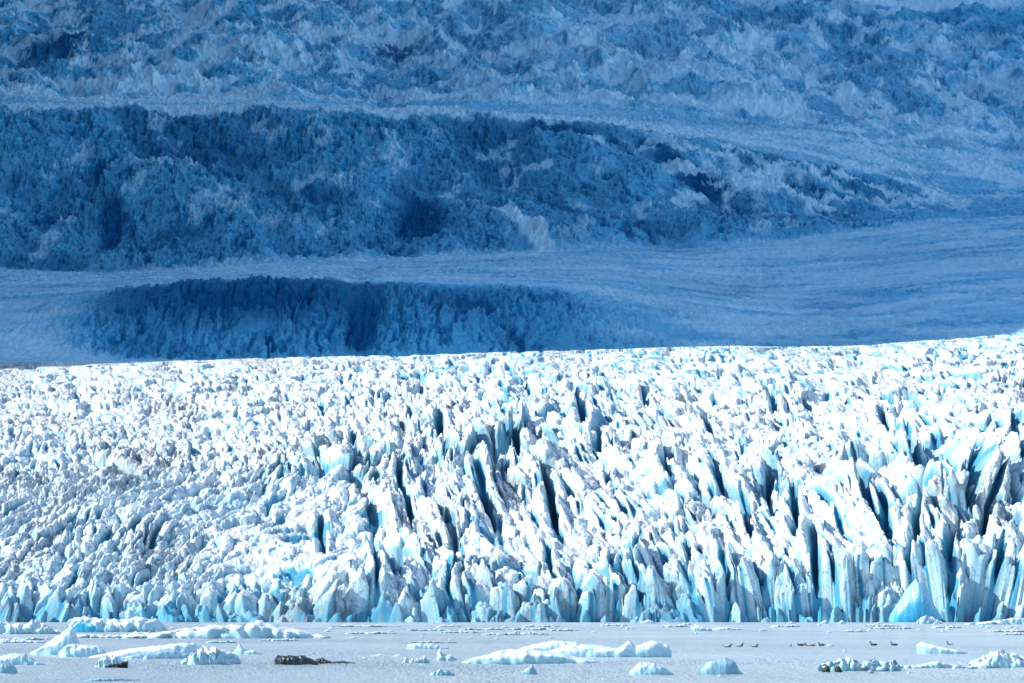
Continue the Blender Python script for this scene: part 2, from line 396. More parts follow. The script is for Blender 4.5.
        crev = 1 - sstep(0, 0.2, e)
        z += 1.9 * (amp + 0.2) * rufft * (0.5 * (r1 - 0.5) + cx * (r2 - 0.5) * 1.5 - cy * (r3 - 0.2) * 0.9 - 0.5 * crev)
        z += 2.6 * (0.75 + amp * 0.8) * (ridged(x / 6, s / 14, 141, 4) - 0.6)
        wob = fbm(x / 28, s / 60, 181, 4); wob2 = fbm(x / 16 + 9, s / 40, 182, 4); deep = np.zeros_like(z)
        # broad relief: gullies and swells down the falls
        big = fbm(x / 90 + s / 420, s / 240, 151, 5, 0.6)
        z += 34 * (fall * 0.8 * (1 - sstep(3850, 4000, s)) + upper) * big + 26 * (upper + 0.6 * fall) * (ridged(x / 60 + s / 300, s / 130, 155, 4) - 0.6)
        fresh_shade = np.maximum(fresh_shade, (fall + 0.6 * upper + 0.8 * mound) * sstep(0.25, -0.4, big) * 0.7)  # gullies of the broad relief painted darker, as shade
        # flow banding of the plains
        z += 1.5 * (1 - np.clip(amp, 0, 1)) * fbm(x / 140 + s / 260, s / 16 + x / 90, 161, 4)
        # belts of opened ice, darkened to stand in for relief shading, at several sizes
        net = ridged(x / 75 + 0.5 * wob + s / 700, s / 150 + 0.6 * wob2, 251, 5, 0.62)
        net2 = ridged(x / 26 + 0.5 * wob2, s / 60 + 0.4 * wob, 255, 4, 0.62)
        fresh_shade = np.maximum(fresh_shade, (fall + upper * 0.8 + 0.5 * shelf + mound) * np.clip(sstep(0.66, 0.84, net) * 0.75 + sstep(0.70, 0.86, net2) * 0.55, 0, 1))
        z -= (fall + upper * 0.8 + 0.4 * shelf + 0.6 * mound) * (6 * sstep(0.68, 0.88, net) + 3.5 * sstep(0.72, 0.88, net2))
        fresh_shade = np.maximum(fresh_shade, 0.30 * fall + mound * (0.35 + 0.35 * sstep(392, 378, U + 6 * wob)) * sstep(352, 300, V + 10 * wob2) + 0.2 * mound)  # shade tone painted over fall and mound, strongest on the mound's left
        speck = sstep(0.0, 0.4, fbm(x / 4.5, s / 14, 271, 3, 0.65)) * (0.75 + 0.8 * fbm(x / 70, s / 60, 275, 3))
        fresh_shade = np.maximum(fresh_shade, (1 - np.clip(amp, 0, 1)) * np.clip(speck, 0, 1) * 0.8)
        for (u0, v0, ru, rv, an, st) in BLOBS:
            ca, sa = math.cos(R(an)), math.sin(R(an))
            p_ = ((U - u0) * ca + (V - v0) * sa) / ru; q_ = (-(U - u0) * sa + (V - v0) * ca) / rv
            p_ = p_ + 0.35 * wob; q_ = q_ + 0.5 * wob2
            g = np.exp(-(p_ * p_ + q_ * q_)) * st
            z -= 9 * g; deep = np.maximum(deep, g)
        fresh_shade = np.maximum(fresh_shade, deep * 1.7)
        # snow fills hollows in patches of the upper basin
        xd = x + s * 0.35
        snow = sstep(0.0, 0.3, fbm(xd / 110 + 3, s / 45, 171, 5, 0.6)) * sstep(4050, 4400, s) * (0.75 - 0.3 * sstep(300, 500, U))
        snow = np.maximum(snow, (1 - np.clip(amp, 0, 1)) * (0.78 + 1.0 * fbm(xd / 60, s / 30, 172, 5, 0.65)))
        snow = np.maximum(snow, (fall * 0.75 + 1.3 * upper) * sstep(0.05, 0.40, fbm(x / 30 + 7, s / 70 - 3, 261, 5, 0.65) - 0.5 * deep) * 0.75)
        snow = snow + 0.30 * bump(U, V, 580, 30, 280, 70) + 0.22 * bump(U, V, 900, 110, 260, 60)  # basin centre painted lighter, as if more light fell there
        flow = vnoise(U / 110.0, (V - np.interp(U, [0, 480, 600, 700, 800, 880, 960, 1100], [107, 112, 121, 134, 150, 172, 205, 250])) / 4.0 + 1.2 * wob, 265)
        snow = np.maximum(snow, sstep(0.25, 0.7, flow + 0.4 * wob2) * sstep(560, 760, U) * sstep(75, 110, V) * sstep(225, 190, V) * 1.2)
        for (pts, w, st) in STREAKS:
            vv = np.interp(U, [p[0] for p in pts], [p[1] for p in pts]).astype(f32) if abs(pts[-1][0] - pts[0][0]) > 60 else None
            if vv is None:
                uu = np.interp(V, [p[1] for p in pts], [p[0] for p in pts]).astype(f32)
                g = np.exp(-((U - uu + 5 * wob2) / w) ** 2) * (V > pts[0][1] - 3) * (V < pts[-1][1] + 3)
            else:
                g = np.exp(-((V - vv + 2.5 * wob) / w) ** 2) * sstep(pts[0][0] - 30, pts[0][0] + 10, U) * sstep(pts[-1][0] + 30, pts[-1][0] - 10, U)
            snow = np.maximum(snow, g * st * (1.5 + 0.8 * wob2)); fresh_shade = fresh_shade * (1 - 0.9 * np.clip(g * st * 1.3, 0, 1))
        z_out = base + z
        fresh_shade = fresh_shade * (1 - 0.7 * snow)
        dirt = fbm(x / 120, s / 300, 191, 4) * 0.9 + 0.35 * (1 - np.clip(amp, 0, 1)) - 0.4 * snow
        blend = sstep(2230, 2260, s)
        z_out = base * (1 - blend) + z_out * blend
    if near:
        blend = sstep(2228, 2190, s)
        z_out = base * (1 - blend) + z_out * blend
    if near:                                               # the slabs lean: left on the right hand side, right elsewhere
        hgt = z_out - base + 8 * sstep(1560, 1510, s)
        lean = -0.12 * bump(U, V, 740, 500, 170, 400) + 0.34 * sstep(930, 980, U) + 0.05 * sstep(480, 380, U) * sstep(430, 520, V)
        lean = lean + 0.38 * fbm(x / 24, s / 50, 301, 3)
        X = X + np.clip(hgt, -14, 22) * lean * sstep(2225, 2100, s)
        up = np.clip(z_out, 0, 60)
        X = X + 0.9 * fbm(up / 5.0, x / 9.0, 305, 3) * sstep(1640, 1540, s)
    nr, nc = X.shape
    co = np.empty((nr * nc, 3), f32)
    co[:, 0] = X.ravel(); co[:, 1] = SS.ravel(); co[:, 2] = z_out.ravel()
    idx = np.arange(nr * nc, dtype=np.int32).reshape(nr, nc)
    q = np.stack([idx[:-1, :-1], idx[:-1, 1:], idx[1:, 1:], idx[1:, :-1]], -1).reshape(-1, 4)
    me = bpy.data.meshes.new(name)
    me.vertices.add(len(co)); me.vertices.foreach_set('co', co.ravel())
    me.loops.add(q.size); me.loops.foreach_set('vertex_index', q.ravel())
    me.polygons.add(len(q)); me.polygons.foreach_set('loop_start', np.arange(0, q.size, 4, dtype=np.int32))
    me.polygons.foreach_set('use_smooth', np.ones(len(q), bool))
    me.update(calc_edges=True)
    for nm, arr in (('fresh_shade', fresh_shade), ('dirt', dirt)) + ((() if near else (('snow', snow),))):
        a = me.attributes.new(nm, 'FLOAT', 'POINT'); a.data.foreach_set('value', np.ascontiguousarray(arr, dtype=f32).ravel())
    me.materials.append(mat)
    o = bpy.data.objects.new(name, me); C.collection.objects.link(o)
    o['kind'] = 'structure'
    return o
S_near = np.concatenate([np.arange(1488, 1528, 0.17), np.arange(1528, 1560, 0.4), np.arange(1560, 1800, 0.6), np.arange(1800, 2231, 0.9)])
S_near[-1] = 2230.0
us_n = np.arange(-110, 1135, 1.0)
tongue = build_glacier('glacier', us_n, S_near, True, MAT_TONGUE)
us_f = np.arange(-110, 1135, 1.0)
S_far = np.concatenate([np.arange(2230, 2600, 1.4), np.arange(2600, 3260, 2.6), np.arange(3260, 4150, 1.7), np.arange(4150, 5700, 2.4)])
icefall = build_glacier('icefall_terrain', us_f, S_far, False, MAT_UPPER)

# mountain ridge added beside the glacier (left, outside the frame), shaped so it keeps the upper glacier in shade
def build_ridge():
    m, nt, p = new_mat('shade_ridge_rock')
    n = tex_noise(nt, 0.01, 8, 0.7)
    nt.links.new(ramp(nt, [(0.35, (0.05, 0.045, 0.04)), (0.6, (0.16, 0.14, 0.13)), (0.75, (0.7, 0.72, 0.75))], n), p.inputs['Base Color'])
    p.inputs['Roughness'].default_value = 0.9
    Y = np.concatenate([np.arange(1972, 2100, 8.0), np.arange(2100, 7000, 25.0)]); T = np.linspace(-1, 1, 61)
    yy, tt = np.meshgrid(Y, T, indexing='ij')
    cx = -900 - (yy - 2000) * 0.17
    Hh = np.interp(yy, [1984, 2050, 2074, 2300, 3200, 4200, 5500, 7000], [30, 200, 1100, 1350, 1800, 2300, 2850, 3000])
    half = np.interp(Hh, [0, 1000, 2600], [300, 560, 900])
    half = np.minimum(half, -cx - (yy * 0.145 + 190))
    X = cx + tt * half
    Z = Hh * (1 - np.abs(tt) ** 1.15) + 60 * fbm(X / 200, yy / 200, 5, 4) * (1 - np.abs(tt)) - 20
    nr, nc = X.shape
    verts = np.stack([X, yy, Z], -1).reshape(-1, 3)
    idx = np.arange(nr * nc).reshape(nr, nc)
    q = np.stack([idx[:-1, :-1], idx[1:, :-1], idx[1:, 1:], idx[:-1, 1:]], -1).reshape(-1, 4)
    me = bpy.data.meshes.new('shade_ridge'); me.from_pydata(verts.tolist(), [], q.tolist()); me.materials.append(m)
    o = bpy.data.objects.new('added_shade_ridge', me); C.collection.objects.link(o); o['kind'] = 'structure'
build_ridge()

# ------------------------------------------------------------------ the lake
def build_water():
    m, nt, p = new_mat('milky_glacier_lake_water')
    n = tex_noise(nt, 0.02, 5, 0.6, sc3=(1, 0.3, 1))
    nt.links.new(ramp(nt, [(0.35, (0.34, 0.45, 0.48)), (0.65, (0.56, 0.60, 0.58))], n), p.inputs['Base Color'])
    p.inputs['Roughness'].default_value = 0.2
    p.inputs['IOR'].default_value = 1.33
    a = tex_noise(nt, 5.0, 3, 0.7, sc3=(1, 0.3, 1))
    c = tex_noise(nt, 0.9, 3, 0.6, sc3=(1, 0.10, 1))
    calm = tex_noise(nt, 0.012, 3, 0.5, sc3=(1, 0.8, 1))
    b = N(nt, 'ShaderNodeBump'); b.inputs['Distance'].default_value = 1.0
    nt.links.new(math_n(nt, 'MULTIPLY', math_n(nt, 'SUBTRACT', calm, 0.25), 2.2, True), b.inputs['Strength'])
    nt.links.new(math_n(nt, 'ADD', a, c), b.inputs['Height']); nt.links.new(b.outputs[0], p.inputs['Normal'])
    me = bpy.data.meshes.new('water')
    me.from_pydata([(-9000, -3000, -.1), (9000, -3000, -.1), (9000, 1700, -.1), (-9000, 1700, -.1)], [], [(0, 1, 2, 3)])
    me.materials.append(m)
    o = bpy.data.objects.new('water', me); C.collection.objects.link(o); o['kind'] = 'structure'
    # wind ripples of the water around the bergs
    Sr = np.concatenate([np.arange(118, 260, 0.22), np.arange(260, 520, 0.45), np.arange(520, 1480, 1.6)])
    ur = np.arange(-140, 1166, 1.3)
    U, S_ = np.meshgrid(ur, Sr)
    X = (U - 512) / F_PX * S_
    gust = 0.15 + 0.75 * sstep(-0.3, 0.4, fbm(X / 14, S_ / 40, 401, 4))
    Z = 0.13 * fbm(X / 0.9, S_ / 2.2, 402, 4, 0.65) + 0.05 * fbm(X / 2.2, S_ / 3.0, 405, 2)
    Z = Z * gust * (0.12 + 0.88 * sstep(420, 230, S_))
    co = np.stack([X, S_, Z], -1).reshape(-1, 3).astype(f32)
    nr, nc = X.shape
    idx = np.arange(nr * nc, dtype=np.int32).reshape(nr, nc)
    q = np.stack([idx[:-1, :-1], idx[:-1, 1:], idx[1:, 1:], idx[1:, :-1]], -1).reshape(-1, 4)
    me = bpy.data.meshes.new('water_ripples')
    me.vertices.add(len(co)); me.vertices.foreach_set('co', co.ravel())
    me.loops.add(q.size); me.loops.foreach_set('vertex_index', q.ravel())
    me.polygons.add(len(q)); me.polygons.foreach_set('loop_start', np.arange(0, q.size, 4, dtype=np.int32))
    me.polygons.foreach_set('use_smooth', np.ones(len(q), bool))
    me.update(calc_edges=True); me.materials.append(m)
    o = bpy.data.objects.new('water_ripples', me); C.collection.objects.link(o); o['kind'] = 'structure'
build_water()

# ------------------------------------------------------------------ floating ice
def berg_material(name, snow, ice, rough=0.4, steep_at=0.55):
    m, nt, p = new_mat(name)
    geo = N(nt, 'ShaderNodeNewGeometry')
    sep = N(nt, 'ShaderNodeSeparateXYZ'); nt.links.new(geo.outputs['Normal'], sep.inputs[0])
    n1 = tex_noise(nt, 1.4, 5, 0.65); n2 = tex_noise(nt, 6.0, 5, 0.7)
    st = math_n(nt, 'MULTIPLY', math_n(nt, 'ADD', math_n(nt, 'SUBTRACT', steep_at, sep.outputs[2]), math_n(nt, 'MULTIPLY', math_n(nt, 'SUBTRACT', n1, 0.5), 1.0)), 2.4, True)
    nt.links.new(mix(nt, st, snow, ice), p.inputs['Base Color'])
    p.inputs['Roughness'].default_value = rough
    b = N(nt, 'ShaderNodeBump'); b.inputs['Strength'].default_value = 0.6; b.inputs['Distance'].default_value = 0.06
    nt.links.new(math_n(nt, 'ADD', n1, n2), b.inputs['Height']); nt.links.new(b.outputs[0], p.inputs['Normal'])
    return m
B_WHITE = berg_material('white_floe_ice', (0.68, 0.76, 0.81), (0.34, 0.56, 0.66), 0.4, 0.62)
B_PALE = berg_material('pale_blue_floe_ice', (0.55, 0.68, 0.74), (0.32, 0.56, 0.66), 0.3)
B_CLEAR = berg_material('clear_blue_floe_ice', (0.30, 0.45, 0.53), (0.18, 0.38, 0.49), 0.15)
B_VIVID = berg_material('vivid_blue_ice', (0.30, 0.62, 0.74), (0.03, 0.33, 0.55), 0.3, 0.5)
B_DARK = berg_material('silt_black_ice', (0.035, 0.05, 0.05), (0.015, 0.025, 0.028), 0.25)
B_GREY = berg_material('silty_grey_ice', (0.42, 0.45, 0.47), (0.20, 0.27, 0.31), 0.5)
B_ROCK = berg_material('black_rock', (0.04, 0.04, 0.045), (0.02, 0.02, 0.025), 0.8)
def link_mesh(name, verts, faces, mat, parent=None, smooth=True):
    me = bpy.data.meshes.new(name); me.from_pydata([tuple(map(float, v)) for v in verts], [], faces); me.materials.append(mat)
    if smooth: me.polygons.foreach_set('use_smooth', [True] * len(faces))
    o = bpy.data.objects.new(name, me); C.collection.objects.link(o)
    if parent: o.parent = parent
    return o
def smooth_interp(t, pts):
    xs = [p[0] for p in pts]; ys = [p[1] for p in pts]
    return np.interp(t, xs, ys)
def lump(w, outline, mpp, depth, seed, rough=0.12, flat=0.6, undercut=0.25, n=64, m=28):
    """closed ice lump around the origin at the waterline; outline = [(0..1 across, height in px)]"""
    t = np.linspace(0, 1, n)
    H = smooth_interp(t, outline) * mpp
    H = np.convolve(np.pad(H, 1, mode='edge'), [0.25, 0.5, 0.25], mode='valid')
    rng = np.random.RandomState(seed)
    env = np.clip(np.minimum(t, 1 - t) * 7, 0, 1) ** 0.55
    D = depth * (0.55 + 0.45 * np.sin(np.pi * t)) * env
    Hm = H.max()
    V = []; F = []
    for i in range(n):
        for j in range(m):
            a = 2 * math.pi * j / m
            c, s_ = math.cos(a), math.sin(a)
            yy = math.copysign(abs(c) ** flat, c) * D[i] * 0.5
            zz = math.copysign(abs(s_) ** flat, s_)
            if s_ >= 0:
                z = H[i] * (undercut + (1 - undercut) * zz)
            else:
                z = H[i] * undercut + (H[i] * undercut + 0.35 * Hm + 0.1) * zz
                yy *= 1 - 0.35 * (-s_)
            V.append((w * (t[i] - 0.5), yy, z))
    V = np.array(V)
    L = max(Hm, w * 0.12)
    P = V + seed * 3.7
    fr = lambda k, o_: np.array([mnoise.fractal(Vector((p[0] / L * k + o_, p[1] / L * k, p[2] / L * k)), 0.8, 2.0, 4) for p in P])
    fac = np.array([mnoise.cell(Vector((p[0] / L * 2.6 + 4, p[1] / L * 2.6, p[2] / L * 1.5))) for p in P])
    V[:, 2] += (fr(2.2, 0) + 0.35 * (fac - 0.4) - 0.8 * np.abs(fr(3.1, 77))) * rough * Hm * np.clip(V[:, 2] / Hm + 0.1, 0, 1)
    V[:, 1] += fr(2.0, 31) * rough * 1.6 * min(depth * 0.6, L * 1.5)
    V[:, 0] += fr(2.4, 57) * rough * 0.5 * L
    for i in range(n):
        for j in range(m):
            if i < n - 1:
                F.append((i * m + j, (i + 1) * m + j, (i + 1) * m + (j + 1) % m, i * m + (j + 1) % m))
    F.append(tuple(range(m))); F.append(tuple((n - 1) * m + j for j in reversed(range(m))))
    return V, F
def tag(o, label=None, cat=None, group=None, kind=None):
    for k, v in (('label', label), ('category', cat), ('group', group), ('kind', kind)):
        if v: o[k] = v
    return o
def floe(name, u0, u1, vb, outline, label, mat=None, depth=0.5, seed=1, cat='iceberg', group=None, parent=None, dy=0.0, **kw):
    x, d = lake((u0 + u1) / 2, vb)
    mpp = d / F_PX; w = (u1 - u0) * mpp
    small = w < 0.9 or (u1 - u0) < 14
    V, F = lump(w, outline, mpp, w * depth, seed, n=24 if small else 72, m=14 if small else 28, **kw)
    o = link_mesh(name, V, F, mat or B_WHITE)
    o.location = (x, d + w * depth * 0.5 + dy, 0)
    if parent is None:
        tag(o, label, cat, group)
    else:
        o.location = Vector(o.location) - Vector(parent.location); o.parent = parent
    return o
# -- bergs from far to near
floe('ice_floe', -12, 60, 634, [(0, 8), (.2, 13), (.35, 9), (.55, 11), (.68, 14), (.8, 9), (1, 3)], 'long bumpy white floe at the far left end below the ice cliff', seed=3, depth=.35, rough=.22)
bi = floe('iceberg', 67, 168, 632, [(0, 4), (.06, 14), (.15, 16), (.3, 14), (.5, 13), (.72, 15), (.88, 13), (.95, 8), (1, 2)], 'long white speckled iceberg with a vivid blue hollow at its left end', seed=5, depth=.35, rough=.16)
floe('blue_hollow', 74, 106, 632.3, [(0, 6), (.25, 12), (.6, 9), (1, 2)], None, B_VIVID, seed=6, depth=.25, parent=bi, dy=-1.2, rough=.1)
floe('ice_floe', 55, 175, 638, [(0, 2), (.2, 4), (.5, 3), (.7, 6), (.9, 4), (1, 2)], 'thin flat white floe in front of the blue hollowed iceberg', seed=8, depth=.3, rough=.25, cat='ice floe')
floe('ice_floe', 120, 330, 638.5, [(0, 3), (.15, 6), (.35, 11), (.52, 13), (.66, 17), (.74, 12), (.88, 7), (1, 2)], 'longest white floe with a low pointed hump, below the dark left cliff', seed=9, depth=.3, rough=.18, cat='ice floe')
floe('iceberg', 30, 84, 655, [(0, 2), (.25, 9), (.5, 18), (.66, 25), (.78, 26), (.88, 17), (1, 5)], 'steep white iceberg sloping down to the left from a sharp peak', B_WHITE, seed=11, depth=.5, rough=.1)
floe('ice_floe', -5, 46, 643, [(0, 3), (.4, 5), (.7, 3), (1, 1)], 'thin white floe at the left edge behind the sloping iceberg', seed=12, depth=.4, cat='ice floe', rough=.2)
floe('iceberg', 59, 112, 657, [(0, 5), (.18, 13), (.45, 12), (.75, 11), (1, 3)], 'low rounded white iceberg right of the sharp peaked iceberg', seed=13, depth=.45, rough=.12)
floe('ice_floe', -4, 46, 665, [(0, 6), (.3, 12), (.6, 11), (.8, 4), (1, 1)], 'pale low floe at the left edge with a thin dark waterline', B_PALE, seed=14, depth=.4, cat='ice floe')
floe('iceberg', -8, 18, 673.5, [(0, 12), (.5, 13), (.85, 9), (1, 3)], 'small blue iceberg cut by the left edge of the picture', B_CLEAR, seed=15, depth=.6)
sl = floe('iceberg', 88, 202, 658, [(0, 1), (.2, 6), (.4, 10), (.6, 12), (.8, 15), (.93, 15), (1, 8)], 'long slanting iceberg slab with a shaded blue underside', B_WHITE, seed=16, depth=.3, undercut=.15, rough=.07)
floe('shade_underside', 122, 196, 658.6, [(0, 1), (.3, 6), (.7, 9), (1, 3)], None, B_CLEAR, seed=17, depth=.2, parent=sl, dy=-.25, rough=.06)  # blue lump added to paint the slab's shadow side
floe('iceberg', 180, 240, 665, [(0, 3), (.15, 11), (.33, 19), (.5, 17), (.75, 15), (.93, 12), (1, 4)], 'lumpy white iceberg in front of the long slanting slab', B_WHITE, seed=18, depth=.5, rough=.25, undercut=.3)
db = floe('iceberg', 95, 129, 667, [(0, 2), (.2, 9), (.5, 12), (.75, 8), (1, 7)], 'small white iceberg resting on a black rocky foot', B_WHITE, seed=19, depth=.5, rough=.28)
floe('black_rock_foot', 106, 129, 667.8, [(0, 2), (.5, 4), (.8, 5), (1, 6)], None, B_ROCK, seed=20, depth=.5, parent=db, dy=-.2, rough=.3)
floe('ice_chunk', 144, 151, 660, [(0, 2), (.5, 5), (1, 1)], 'tiny white ice chunk just left of the lumpy white iceberg', B_WHITE, seed=21, cat='ice chunk')
floe('ice_growler', 82, 140, 681, [(0, .6), (.3, 3.2), (.7, 2.6), (1, .5)], 'barely afloat pale turquoise ice at the bottom left', B_CLEAR, seed=22, depth=.9, cat='growler', undercut=.5)
floe('ice_floe', 234, 264, 655, [(0, 2), (.2, 12), (.35, 5), (.7, 5), (1, 1)], 'small white floe with one upright knob right of the lumpy iceberg', B_PALE, seed=23, depth=.4, cat='ice floe')
floe('black_iceberg', 275, 319, 665, [(0, 6), (.05, 9), (.35, 9.5), (.7, 9), (.9, 5), (1, 2)], 'black silt laden iceberg floating alone on the lake', B_DARK, seed=24, depth=.4, rough=.12)
floe('black_ice_chunk', 316, 356, 664, [(0, 5), (.2, 6), (.4, 2), (.7, 3), (1, 1)], 'low dark trailing ice just right of the black iceberg', B_DARK, seed=25, depth=.2, rough=.2, cat='ice chunk')
floe('ice_floe', 401, 457, 643, [(0, 1), (.5, 2), (1, 1)], 'thin grey floe line in the calm water left of centre', B_GREY, seed=26, depth=.3, cat='ice floe')
floe('ice_floe', 407, 450, 649, [(0, 4), (.2, 6), (.6, 5), (1, 1)], 'small pale floe with dark sides below a thin grey floe', B_PALE, seed=27, depth=.4, cat='ice floe')
floe('ice_chunk', 371, 389, 657, [(0, 1), (.5, 3), (1, 1)], 'very low ice sliver, left one of two beside the black iceberg tail', B_PALE, seed=28, cat='ice chunk')
floe('ice_chunk', 393, 405, 657, [(0, 1), (.5, 3), (1, 1)], 'very low ice sliver, right one of two beside the black iceberg tail', B_PALE, seed=29, cat='ice chunk')
floe('ice_chunk', 402, 430, 664, [(0, 3), (.15, 6), (.5, 4), (.8, 9), (1, 2)], 'jagged pale ice chunk left of the twin lumps near centre', B_PALE, seed=30, cat='ice chunk', rough=.3)
floe('ice_chunk', 436, 457, 661, [(0, 2), (.2, 12), (.35, 5), (.7, 7), (1, 2)], 'small ice chunk with a thin upright spike left of the big flat iceberg', B_PALE, seed=31, cat='ice chunk', rough=.25)
floe('ice_growler', 430, 455, 675, [(0, 2), (.4, 6), (.7, 5), (1, 1)], 'faint clear growler below the spiked ice chunk', B_CLEAR, seed=32, cat='growler')
mb = floe('iceberg', 462, 608, 664, [(0, 2), (.1, 7), (.3, 14), (.42, 16), (.6, 12), (.8, 7), (1, 1)], 'biggest iceberg near the centre, a wide flat white slab with a raised back', B_WHITE, seed=33, depth=.3, undercut=.2, rough=.1)
rb = floe('raised_slab', 540, 672, 657.5, [(0, 4), (.2, 12), (.4, 13), (.6, 9), (.68, 18), (.72, 11), (.85, 17), (.97, 13), (1, 5)], None, B_WHITE, seed=34, depth=.3, parent=mb, undercut=.2, rough=.08)
floe('back_ridge', 500, 606, 656, [(0, 2), (.3, 11), (.5, 16), (.7, 14), (1, 3)], None, B_WHITE, seed=35, depth=.3, parent=mb, rough=.1)
floe('ice_growler', 521, 537, 675, [(0, 3), (.7, 11), (1, 2)], 'thin faint ice shard in front of the biggest iceberg', B_CLEAR, seed=36, cat='growler')
floe('ice_growler', 629, 673, 675, [(0, 3), (.25, 13), (.6, 12), (.85, 6), (1, 1)], 'rounded translucent pale growler right of the biggest iceberg', B_PALE, seed=37, depth=.6, cat='growler', rough=.08)
floe('ice_growler', 700, 743, 674.5, [(0, 4), (.2, 14), (.55, 17), (.8, 14), (.92, 4), (1, 1)], 'smooth dome of glassy blue ice near the first three birds', B_CLEAR, seed=38, depth=.6, cat='growler', rough=.06)
floe('ice_floe', 916, 967, 654, [(0, 9), (.1, 12), (.4, 8), (.7, 5), (1, 2)], 'wedge shaped white floe tapering to the right beside a bird', B_WHITE, seed=39, depth=.4, cat='ice floe', undercut=.2, rough=.06)
lb = floe('iceberg', 818, 902, 671, [(0, 4), (.12, 10), (.25, 13), (.4, 12), (.5, 7), (.65, 11), (.8, 9), (.92, 10), (1, 2)], 'crumbly pale iceberg with two black rocks stuck in its left end', B_PALE, seed=40, depth=.35, rough=.28)
floe('black_rock', 820.5, 828.5, 672, [(0, 4), (.5, 8), (1, 3)], None, B_ROCK, seed=41, depth=.6, parent=lb, dy=-.4, rough=.25)
floe('black_rock', 833, 840, 672, [(0, 4), (.5, 7), (1, 3)], None, B_ROCK, seed=42, depth=.6, parent=lb, dy=-.4, rough=.25)
floe('ice_floe', 895, 978, 668.5, [(0, 3), (.3, 4), (.5, 8), (.62, 5), (.8, 3), (1, 2)], 'long thin pale floe joining the two crumbly icebergs at the right', B_PALE, seed=43, depth=.15, cat='ice floe', rough=.25)
floe('iceberg', 968, 1042, 668, [(0, 4), (.2, 11), (.4, 18), (.5, 17), (.7, 12), (1, 8)], 'crumbly pale iceberg with a central hump at the right edge', B_PALE, seed=44, depth=.4, rough=.22)
floe('ice_chunk', 866, 873, 673.5, [(0, 2), (.5, 4), (1, 1)], 'dark ice crumb at the foot of the crumbly iceberg with rocks', B_GREY, seed=45, cat='ice chunk')
# -- the blue block and rubble at the foot of the cliff
def foot_block():
    x, d = lake(923, 622.35)
    mpp = d / F_PX
    V, F = lump(54 * mpp, [(0, 8), (.12, 18), (.3, 30), (.44, 39), (.5, 43), (.6, 38), (.75, 26), (.9, 12), (1, 3)], mpp, 14, 50, rough=.07, flat=1.0, undercut=.02)
    o = link_mesh('ice_block', V, F, B_VIVID)
    o.location = (x, 1490, 0)
    return tag(o, 'vivid blue triangular ice block leaning at the foot of the cliff', 'ice block')
foot_block()
floe('ice_rubble', 916, 941, 624, [(0, 3), (.3, 9), (.6, 7), (1, 2)], 'white heap of rubble in front of the vivid blue ice block', B_WHITE, seed=51, depth=.35, cat='ice rubble', rough=.3)
floe('ice_rubble', 640, 656, 623.5, [(0, 1), (.5, 4), (1, 1)], 'small white mound afloat against the foot of the central cliff', B_WHITE, seed=52, cat='ice rubble')
floe('ice_floe', 963, 1040, 624.5, [(0, 1), (.3, 3), (.5, 5), (.8, 7), (1, 7)], 'white floe against the cliff foot at the right edge', B_WHITE, seed=53, depth=.15, cat='ice floe', rough=.25)
floe('ice_rubble', 820, 828, 623.8, [(0, 1), (.5, 4), (1, 1)], 'left of two tiny white mounds at the foot of the right cliff', B_WHITE, seed=54, cat='ice rubble')
floe('ice_rubble', 837, 845, 623.8, [(0, 1), (.5, 4), (1, 1)], 'right of two tiny white mounds at the foot of the right cliff', B_WHITE, seed=55, cat='ice rubble')
floe('ice_floe', 691, 712, 631, [(0, 3), (.2, 7), (.6, 4), (1, 2)], 'small bright floe with a knob in calm water right of centre', B_WHITE, seed=56, cat='ice floe')
floe('ice_floe', 712, 742, 630, [(0, 2), (.5, 3), (1, 1)], 'flat bright floe trailing right of the small knobbed floe', B_WHITE, seed=57, cat='ice floe')
# -- scattered flat brash between the bergs and the cliff
rng = random.Random(7)
spans = [(330, 400, 627), (345, 398, 634), (400, 450, 631), (440, 482, 633), (460, 505, 630), (482, 520, 635), (505, 556, 630), (500, 552, 634.5), (520, 560, 627),
         (436, 462, 627), (545, 580, 631), (758, 766, 631), (862, 900, 626.5), (868, 915, 629), (842, 866, 632), (930, 962, 628), (985, 1030, 632), (1000, 1024, 635),
         (258, 300, 641), (600, 628, 626), (660, 690, 627), (2, 50, 640), (205, 240, 643), (770, 800, 627)]
marks = ['below the dark left cliff', 'left of centre, nearest of its pair', 'left of centre, between two thinner ones', 'above the spiked ice chunk', 'above the left tip of the biggest iceberg', 'just behind the left end of the biggest iceberg',
         'behind the top of the biggest iceberg, farther out', 'nearest behind the top of the biggest iceberg', 'hard against the central cliff foot', 'close under the cliff left of centre', 'short one behind the raised slab of the biggest iceberg',
         'small one farther out than the first three ducks', 'broad one left of the vivid blue block', 'just left of the white rubble heap', 'nearest one left of the vivid blue block', 'just right of the white rubble heap', 'broad one near the right edge', 'lowest one at the right edge',
         'in front of the longest white floe', 'small one hard by the cliff right of centre', 'against the cliff foot above the raised slab', 'at the left edge in front of the long bumpy floe', 'between the longest floe and the small knobbed floe', 'left of the two tiny mounds']
for k, (a_, b_, v_) in enumerate(spans):
    o = floe('brash_ice', a_, b_, v_, [(0, .6), (.2 + .1 * rng.random(), 2.2), (.5, 1.4), (.6 + .2 * rng.random(), 2.6), (1, .5)], 'flat white brash ice patch ' + marks[k],
             B_WHITE, seed=100 + k, cat='brash ice', group='flat brash ice patches below the cliff', depth=.5, rough=.3, undercut=.5)
